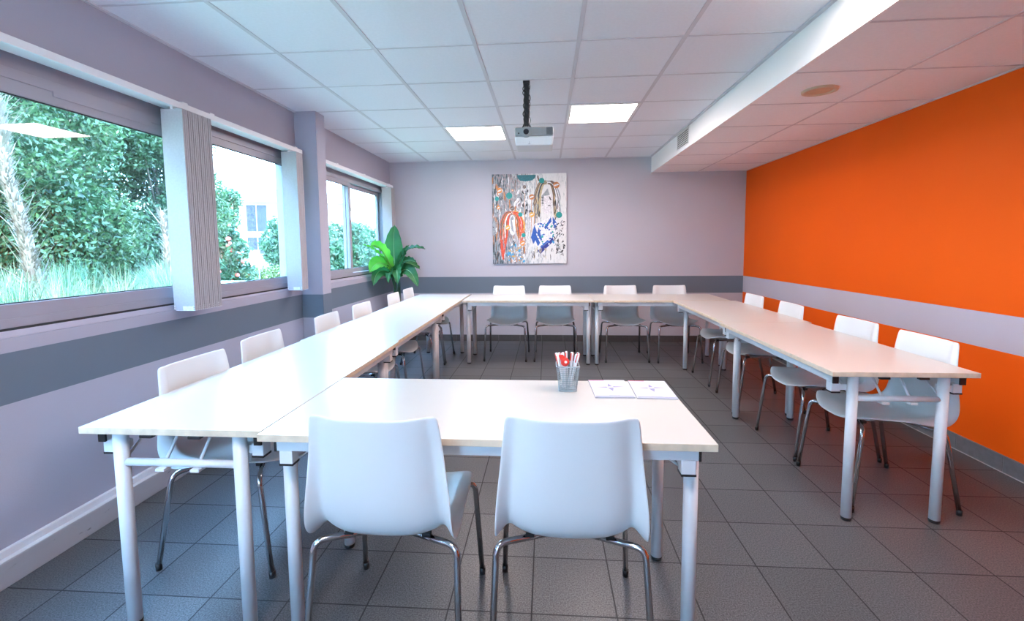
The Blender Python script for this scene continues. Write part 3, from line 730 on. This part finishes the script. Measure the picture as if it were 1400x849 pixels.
# ------------------------------------------------------------------ banana plant
def leafmat(name, c, c2, tr=.25):
    m = bpy.data.materials.new(name); m.use_nodes = True; n = m.node_tree.nodes; l = m.node_tree.links; b = n['Principled BSDF']
    t = n.new('ShaderNodeTexCoord'); nz = n.new('ShaderNodeTexNoise'); nz.inputs['Scale'].default_value = 3.5; nz.inputs['Detail'].default_value = 5; l.new(t.outputs['Object'], nz.inputs['Vector'])
    r = n.new('ShaderNodeValToRGB'); l.new(nz.outputs[0], r.inputs[0]); r.color_ramp.elements[0].position = .35; r.color_ramp.elements[0].color = (*c, 1); r.color_ramp.elements[1].position = .65; r.color_ramp.elements[1].color = (*c2, 1)
    l.new(r.outputs[0], b.inputs['Base Color']); b.inputs['Roughness'].default_value = .5
    tl = n.new('ShaderNodeBsdfTranslucent'); l.new(r.outputs[0], tl.inputs[0]); mx = n.new('ShaderNodeMixShader'); mx.inputs[0].default_value = tr
    l.new(b.outputs[0], mx.inputs[1]); l.new(tl.outputs[0], mx.inputs[2]); l.new(mx.outputs[0], n['Material Output'].inputs[0]); return m
m_leafA = leafmat('banana leaf', (.012, .10, .035), (.03, .20, .05)); m_leafB = leafmat('young banana leaf', (.05, .32, .03), (.14, .48, .05), .4)
m_rib = leafmat('leaf midrib', (.16, .32, .14), (.22, .40, .18), .1); m_stem = leafmat('plant stem', (.02, .07, .035), (.03, .10, .05), .05)
PXc, PYc = -1.93, 5.88
pl = empty('banana_plant', (PXc, PYc, 0)); tag(pl, 'tall banana leaf plant in a grey pot in the corner by the far window', 'potted plant')
mb = MB(); prof = [(.105, 0), (.115, .01), (.150, .26), (.155, .30), (.145, .305), (.138, .27)]; N = 36
rings = [[mb.b.verts.new((math.cos(2 * PI * k / N) * a, math.sin(2 * PI * k / N) * a, z)) for k in range(N)] for a, z in prof]
for i in range(len(rings) - 1):
    for k in range(N): mb.b.faces.new((rings[i][k], rings[i][(k + 1) % N], rings[i + 1][(k + 1) % N], rings[i + 1][k]))
mb.b.faces.new(rings[0][::-1]); mb.build('pot', m_pot, pl, smooth=True)
MB().tube([(0, 0, .25), (0, 0, .272)], .137, 32).build('soil', m_soil, pl)
def leaf(base, ctrl, tip, width, nrm, fold, m, tear=0):
    """blade along a quadratic midrib; nrm = approximate facing of the blade; fold = V angle"""
    B, Cc, Tt = Vector(base), Vector(ctrl), Vector(tip); n = 22; K = 6
    mb = MB(); rib = []; rows_ = []
    for i in range(n + 1):
        t = i / n; p = B * (1 - t) ** 2 + Cc * 2 * t * (1 - t) + Tt * t * t; d = ((Cc - B) * (1 - t) + (Tt - Cc) * t).normalized()
        N_ = Vector(nrm); N_ = (N_ - d * N_.dot(d)).normalized(); side = d.cross(N_).normalized()
        wv = width / 2 * (math.sin(PI * min(1, .06 + t * .94)) ** .55) * (1 - .25 * t) if t < 1 else .0005
        rib.append(p); row = []
        for k in range(-K, K + 1):
            s = k / K; wob = .012 * math.sin(i * 1.9 + k) * abs(s) ** 2
            row.append(mb.b.verts.new(p + side * (s * wv * math.cos(fold)) + N_ * (abs(s) * wv * math.sin(fold) + wob) - d * abs(s) * .015))
        rows_.append(row)
    for i in range(n):
        for k in range(2 * K):
            if tear and (i * 7 + (k >= K)) % tear == 0 and (k < 2 or k >= 2 * K - 2): continue
            f = mb.b.faces.new((rows_[i][k], rows_[i][k + 1], rows_[i + 1][k + 1], rows_[i + 1][k])); f.smooth = True
    o = mb.build('leaf', m, pl, fix=False)
    MB().tube(rib, [.007 * (1 - .85 * i / n) for i in range(n + 1)], 7).build('midrib', m_rib, o)
    return o
def W(x, y, z): return (x - PXc, y - PYc, z)
def stem(top, r0=.014, off=(0, 0)):
    b0 = Vector((off[0], off[1], .26)); tp = Vector(top); mid = Vector((off[0] * 1.2 + tp.x * .25, off[1] + tp.y * .25, tp.z * .62))
    pts = [b0 * (1 - t) ** 2 + mid * 2 * t * (1 - t) + tp * t * t for t in [i / 12 for i in range(13)]]
    MB().tube(pts, [r0 * (1 - .55 * i / 12) for i in range(13)], 10).build('stem', m_stem, pl)
specs = [  # base, ctrl, tip, width, normal, fold, material, tear
 (W(-1.95, 5.86, 1.02), W(-1.97, 5.84, 1.32), W(-1.955, 5.90, 1.62), .275, (.15, -1, .1), .18, m_leafA, 0),
 (W(-1.97, 5.84, 1.00), W(-2.06, 5.55, 1.26), W(-2.10, 5.36, 1.02), .24, (.55, -.5, .7), .25, m_leafB, 0),
 (W(-1.98, 5.82, 1.02), W(-2.02, 5.62, 1.42), W(-2.10, 5.40, 1.34), .20, (.7, -.5, .5), .30, m_leafB, 0),
 (W(-1.99, 5.80, .98), W(-2.10, 5.58, 1.14), W(-2.08, 5.42, .86), .20, (.6, -.8, .2), .3, m_leafA, 0),
 (W(-1.93, 5.86, 1.08), W(-1.78, 5.78, 1.40), W(-1.50, 5.70, 1.30), .12, (.2, -.5, .8), .35, m_leafA, 0),
 (W(-1.92, 5.84, 1.04), W(-1.84, 5.78, 1.22), W(-1.72, 5.74, 1.36), .13, (-.3, -.9, .3), .25, m_leafA, 0),
 (W(-1.92, 5.84, 1.04), W(-1.78, 5.76, 1.24), W(-1.62, 5.72, 1.12), .13, (.3, -.7, .6), .3, m_leafA, 0),
 (W(-1.90, 5.84, .98), W(-1.72, 5.72, 1.16), W(-1.60, 5.66, .82), .19, (.35, -.9, .3), .2, m_leafA, 0),
 (W(-1.93, 5.82, .98), W(-1.86, 5.66, 1.16), W(-1.84, 5.60, .86), .17, (0, -1, .3), .3, m_leafA, 0),
 (W(-1.95, 5.80, .96), W(-1.96, 5.62, 1.10), W(-1.93, 5.54, .88), .13, (-.2, -1, .3), .3, m_leafA, 0),
 (W(-1.97, 5.82, 1.06), W(-2.07, 5.50, 1.34), W(-2.12, 5.24, 1.36), .05, (.7, -.5, .5), .3, m_leafB, 0),
 (W(-1.92, 5.93, 1.02), W(-1.80, 6.05, 1.18), W(-1.70, 6.15, 1.02), .14, (.3, -.7, .6), .25, m_leafA, 0),
]
for i, s in enumerate(specs):
    leaf(*s); a = i * 2.4; stem(s[0], .015 if i < 5 else .011, (.035 * math.cos(a), .035 * math.sin(a)))

# ------------------------------------------------------------------ outside
def ground_h(x, y):
    t = max(0, min(1, (y - 8.0) / 5)); t = t * t * (3 - 2 * t); return .74 * (1 - t) - .55 * t
m_ground = mat('grass ground', (.20, .24, .13), .9, noise=(3, .35))
mb = MB(); nx, ny = 24, 50; gv = []
for i in range(nx + 1):
    row = []
    for j in range(ny + 1):
        x = XL - WT - .02 - 40 * (i / nx) ** 1.6; y = -14 + 74 * (j / ny); row.append(mb.b.verts.new((x, y, ground_h(x, y))))
    gv.append(row)
for i in range(nx):
    for j in range(ny): mb.b.faces.new((gv[i][j], gv[i + 1][j], gv[i + 1][j + 1], gv[i][j + 1]))
g_ = mb.build('ground_outside', m_ground, smooth=True); struct(g_, 'grassy ground outside the windows', 'ground')
def vleaf(name, c, c2, scale=1.2, tr=.35):
    m = leafmat(name, c, c2, tr); return m
m_f1 = vleaf('dense tree foliage', (.016, .044, .020), (.066, .135, .052)); m_f2 = vleaf('dark tree foliage', (.013, .042, .020), (.05, .105, .045)); m_f3 = vleaf('pale shrub foliage', (.016, .058, .028), (.058, .13, .064))
m_f4 = vleaf('hedge foliage', (.05, .09, .02), (.13, .18, .05)); m_bark = mat('bark', (.13, .10, .07), .9, noise=(12, .3), bump=(20, 1)); m_flow = mat('pink blossom', (.55, .10, .08), .6, noise=(30, .2))
def leaves_mesh(name, centers, radii, n, size, m, parent, seed, shell=.55, flat=1.0, zmin=None):
    rs = np.random.RandomState(seed); C_ = np.array(centers, float); R_ = np.array(radii, float)
    idx = rs.choice(len(C_), n, p=(R_ ** 2) / (R_ ** 2).sum()); v = rs.normal(size=(n, 3)); v /= np.linalg.norm(v, axis=1)[:, None]
    rad = R_[idx] * (shell + (1 - shell) * rs.rand(n) ** .6) * (1 + .10 * rs.normal(size=n)); p = C_[idx] + v * rad[:, None] * np.array([1, 1, flat])
    if zmin is not None: p = p[p[:, 2] > zmin]; n = len(p)
    a = rs.normal(size=(n, 3)); a /= np.linalg.norm(a, axis=1)[:, None]; b = np.cross(a, rs.normal(size=(n, 3))); b /= np.linalg.norm(b, axis=1)[:, None]
    s = size * (.6 + .8 * rs.rand(n))[:, None]
    q = np.stack([p - a * s, p + b * s * .42, p + a * s, p - b * s * .42], 1).reshape(-1, 3)
    me = bpy.data.meshes.new(name); me.vertices.add(len(q)); me.vertices.foreach_set('co', q.ravel()); me.loops.add(len(q)); me.loops.foreach_set('vertex_index', np.arange(len(q)))
    me.polygons.add(n); me.polygons.foreach_set('loop_start', np.arange(n) * 4); me.polygons.foreach_set('loop_total', np.full(n, 4)); me.update(calc_edges=True)
    me.materials.append(m); o = bpy.data.objects.new(name, me); COL.objects.link(o); o.parent = parent; return o
def tree(name, x, y, h, rad, m, n, size, seed, label, cat='tree', group=None, low=.15, flowers=0):
    z0 = ground_h(x, y); r = empty(name, (x, y, z0)); tag(r, label, cat, group)
    rs = random.Random(seed); cs, rr = [], []
    for i in range(26):
        t = rs.random(); z = h * (low + (1 - low) * t) * .92; k = rad * (1 - .55 * abs(t - .35) ** 1.2) * rs.uniform(.25, .8); a = rs.uniform(0, 2 * PI)
        cs.append((math.cos(a) * k, math.sin(a) * k, z)); rr.append(rad * rs.uniform(.28, .48))
    leaves_mesh('crown', cs, rr, n, size, m, r, seed, zmin=.02)
    mb = MB(); mb.tube([(0, 0, -.03), (.03, .02, h * .4), (-.03, .03, h * .8)], [.05 * h / 3, .035 * h / 3, .012], 10)
    for i in range(9):
        c = cs[i]; mb.tube([(0.01, .01, h * (.15 + .04 * i)), (c[0] * .5, c[1] * .5, c[2] * .75), c], [.02 * h / 3, .012 * h / 3, .004], 6)
    mb.build('trunk', m_bark, r)
    if flowers:
        mb = MB(); 
        for i in range(flowers):
            c = rs.choice(cs); v = Vector((rs.gauss(0, 1), rs.gauss(0, 1), rs.gauss(0, 1))).normalized(); p = Vector(c) + v * rad * .46
            if p.z < .1: continue
            bmesh.ops.create_icosphere(mb.b, subdivisions=1, radius=rs.uniform(.03, .07), matrix=Matrix.Translation(p))
        fb = mb.build('blossoms', m_flow, r); fb['kind'] = 'stuff'
    return r
GTr = 'trees beyond the nearest window'
tree('broadleaf_tree', -6.6, 5.1, 3.9, 1.45, m_f1, 60000, .035, 11, 'bushy green tree behind the shaggy trunk, seen in the nearest window', group=GTr, low=.06)
tree('broadleaf_tree', -7.1, 6.9, 3.7, 1.45, m_f1, 60000, .035, 12, 'bushy green tree filling the middle of the nearest window', group=GTr, low=.06)
tree('broadleaf_tree', -6.7, 7.6, 3.1, 1.05, m_f1, 48000, .035, 13, 'bushy green tree behind the right edge of the nearest window', group=GTr, low=.06)
tree('broadleaf_tree', -8.8, 6.0, 4.6, 1.9, m_f2, 30000, .055, 14, 'dark green tree standing in the second line, left', group=GTr, low=.05)
tree('broadleaf_tree', -9.6, 8.4, 4.2, 1.6, m_f2, 30000, .055, 15, 'dark green tree standing in the second line, right', group=GTr, low=.05)
for q_, (x_, y_, h_) in enumerate(((-7.4, 2.2, 7.0), (-6.9, -1.4, 6.6), (-6.9, -5.0, 6.4))):  # out of view, added and made tall to cut sky light on the blinds
    tree('broadleaf_tree', x_, y_, h_, 2.2, m_f1, 14000, .10, 16 + q_, 'unseen green tree added to block sky light, ' + ('just', 'some way', 'farthest')[q_] + ' to the left of the view through the nearest window', group='unseen trees added to block sky light', low=.05)
tree('flowering_shrub', -8.9, 12.1, 3.75, .78, m_f3, 6500, .075, 21, 'flowering shrub with pink blossoms seen in the middle window', 'shrub', flowers=85, low=.18)
GW = 'shrubs beyond the far sliding window'
tree('leafy_shrub', -9.2, 18.6, 2.35, .95, m_f3, 6000, .09, 31, 'pale green shrub in the left pane of the far window', 'shrub', GW, low=.1)
tree('leafy_shrub', -9.2, 21.0, 3.0, 1.35, m_f3, 9000, .10, 32, 'taller pale green shrub in the right pane of the far window', 'shrub', GW, low=.1)
tree('leafy_shrub', -9.0, 23.8, 2.9, 1.4, m_f3, 8000, .10, 33, 'pale green shrub behind the banana leaves in the far window', 'shrub', GW, low=.1)
tree('leafy_shrub', -16.6, 27.2, 3.6, .9, m_f3, 4000, .12, 34, 'small pale tree standing before the far building', 'shrub', None, low=.2)
# hedge
r = empty('hedge', (-13, 20, ground_h(-13, 20))); tag(r, 'low clipped hedge in front of the far building', 'hedge')
leaves_mesh('foliage', [(-4 + .45 * i, -3.2 + .42 * i, .5) for i in range(20)], [.62] * 20, 18000, .07, m_f4, r, 41, shell=.5, zmin=.0)
mb = MB()
for i in range(20): mb.tube([(-4 + .45 * i, -3.2 + .42 * i, 0), (-4 + .45 * i, -3.2 + .42 * i, .5)], .02, 6)
mb.build('stems', m_bark, r)
# building
m_bw = mat('cream render', (.26, .245, .235), .8, noise=(2, .04)); m_br = mat('roof tile', (.45, .25, .16), .8, noise=(8, .2)); m_bwn = mat('dark window', (.035, .04, .055), .9, spec=.05, noise=(4, .1))
bd = empty('house', (-22, 35.2, -.55)); bd.rotation_euler.z = .35; tag(bd, 'pale rendered house with a tiled roof far beyond the middle window', 'house')
MB().box(-5, 6, -3, 4, 0, 5.2).build('wall', m_bw, bd)
mb = MB(); z = 5.2
v = [(-5.4, -3.4, z), (6.4, -3.4, z), (6.4, 4.4, z), (-5.4, 4.4, z), (-3, .5, z + 1.3), (4, .5, z + 1.3)]
for f in ((0, 1, 5, 4), (1, 2, 5), (2, 3, 4, 5), (3, 0, 4), (3, 2, 1, 0)): mb.poly([v[i] for i in f])
mb.build('roof', m_br, bd)
for x0 in (-3.6, -.6, 2.6):
    for z0, hh in ((1.5, 1.2), (3.1, 1.9)):
        w_ = MB().box(x0, x0 + 1.3, -3.06, -2.95, z0, z0 + hh).build('window', m_bwn, bd)
        mb = MB(); mb.box(x0 - .08, x0 + 1.38, -3.12, -3.0, z0 - .1, z0); mb.box(x0 + .62, x0 + .68, -3.09, -3.0, z0, z0 + hh); mb.build('window_trim', m_bw, w_)
m_pb = mat('pale blue paint', (.12, .22, .36), .6, noise=(9, .05))
sg = empty('notice_frame', (-12, 17.9, ground_h(-12, 17.9))); sg.rotation_euler.z = .6; tag(sg, 'small pale blue framed board on two posts beyond the flowering shrub', 'notice frame')
mb = MB(); mb.box(-.42, .42, -.02, .02, 1.42, 1.47); mb.box(-.42, .42, -.02, .02, 1.78, 1.83); mb.box(-.42, -.37, -.02, .02, 1.47, 1.78); mb.box(.37, .42, -.02, .02, 1.47, 1.78); mb.build('frame', m_pb, sg)
MB().box(-.37, .37, -.01, .01, 1.47, 1.78).build('board', m_bw, sg)
for q_ in (-.36, .36): MB().tube([(q_, 0.03, -.02), (q_, 0.03, 1.5)], .025, 8).build('post', m_pb, sg)
# pale grass tufts
m_gr = leafmat('pale dry grass', (.14, .16, .085), (.26, .27, .16), .3); m_gr2 = leafmat('green grass', (.05, .13, .07), (.10, .20, .11), .3)
mb = MB(); rg = random.Random(5)
for q_ in range(60):
    x = rg.uniform(-5.8, -3.2); y = -x * rg.uniform(.70, 1.25) + .1; z0 = ground_h(x, y); h = rg.uniform(.30, .58); spread = rg.uniform(.2, .42); mi = 0 if rg.random() < .6 else 1
    for i in range(90):
        a = rg.uniform(0, 2 * PI); b0 = Vector((x + math.cos(a) * .12 * rg.random(), y + math.sin(a) * .12 * rg.random(), z0 - .01)); L = h * rg.uniform(.55, 1.1); sp_ = spread * rg.uniform(.1, 1)
        d = Vector((math.cos(a), math.sin(a), 0)); sd_ = Vector((-d.y, d.x, 0)); w_ = rg.uniform(.0025, .0055); pv = None
        for k in range(6):
            t = k / 5; c = b0 + d * sp_ * t ** 1.6 + Vector((0, 0, L * (t - .25 * t * t * sp_ / spread))); ww = w_ * (1 - t * .85)
            cur = (mb.b.verts.new(c - sd_ * ww), mb.b.verts.new(c + sd_ * ww))
            if pv: f = mb.b.faces.new((pv[0], pv[1], cur[1], cur[0])); f.material_index = mi
            pv = cur
tag(mb.build('ornamental_grass', [m_gr, m_gr2], fix=False), 'pale wispy ornamental grass growing outside along the nearest window', 'grass', kind='stuff')
# shaggy dry trunks
m_tr = leafmat('shaggy dry bark', (.13, .10, .075), (.26, .21, .16), .1)
def shaggy(pts, r0, n, seed, label):
    base = Vector(pts[0]); r = empty('shaggy_trunk', base); tag(r, label, 'plant trunk', 'shaggy dry trunks outside the nearest window'); q = [Vector(p) - base for p in pts]
    MB().tube(q, [r0 * (1 - .5 * i / (len(q) - 1)) for i in range(len(q))], 12).build('stem', m_tr, r)
    rs = random.Random(seed); mb = MB()
    for i in range(n):
        t = rs.random() ** .8 * (len(q) - 1.001); k = int(t); p = q[k].lerp(q[k + 1], t - k); a = rs.uniform(0, 2 * PI); rr = r0 * (1 - .5 * t / (len(q) - 1))
        d = Vector((math.cos(a), math.sin(a), rs.uniform(.5, 2.2))).normalized(); L = rs.uniform(.04, .10) if rs.random() < .94 else rs.uniform(.25, .38)
        s_ = Vector((-math.sin(a), math.cos(a), 0)) * rs.uniform(.004, .009); b0 = p + Vector((math.cos(a), math.sin(a), 0)) * rr * .9
        mb.poly([b0 - s_, b0 + s_, b0 + d * L])
    mb.build('dry_bracts', m_tr, r, fix=False)
zg = ground_h(-4.5, 3.8)
shaggy([(-4.5, 3.80, zg - .02), (-4.52, 3.76, 1.1), (-4.5, 3.70, 1.5), (-4.52, 3.63, 1.95), (-4.5, 3.60, 2.35), (-4.5, 3.57, 2.8)], .06, 1500, 3, 'shaggy dry plant trunk at the left edge of the nearest window')
shaggy([(-4.3, 5.01, zg - .02), (-4.32, 5.0, 1.1), (-4.3, 4.98, 1.45), (-4.32, 4.96, 1.75)], .05, 420, 4, 'thin shaggy dry stalk partly hidden behind the widest blind stack')
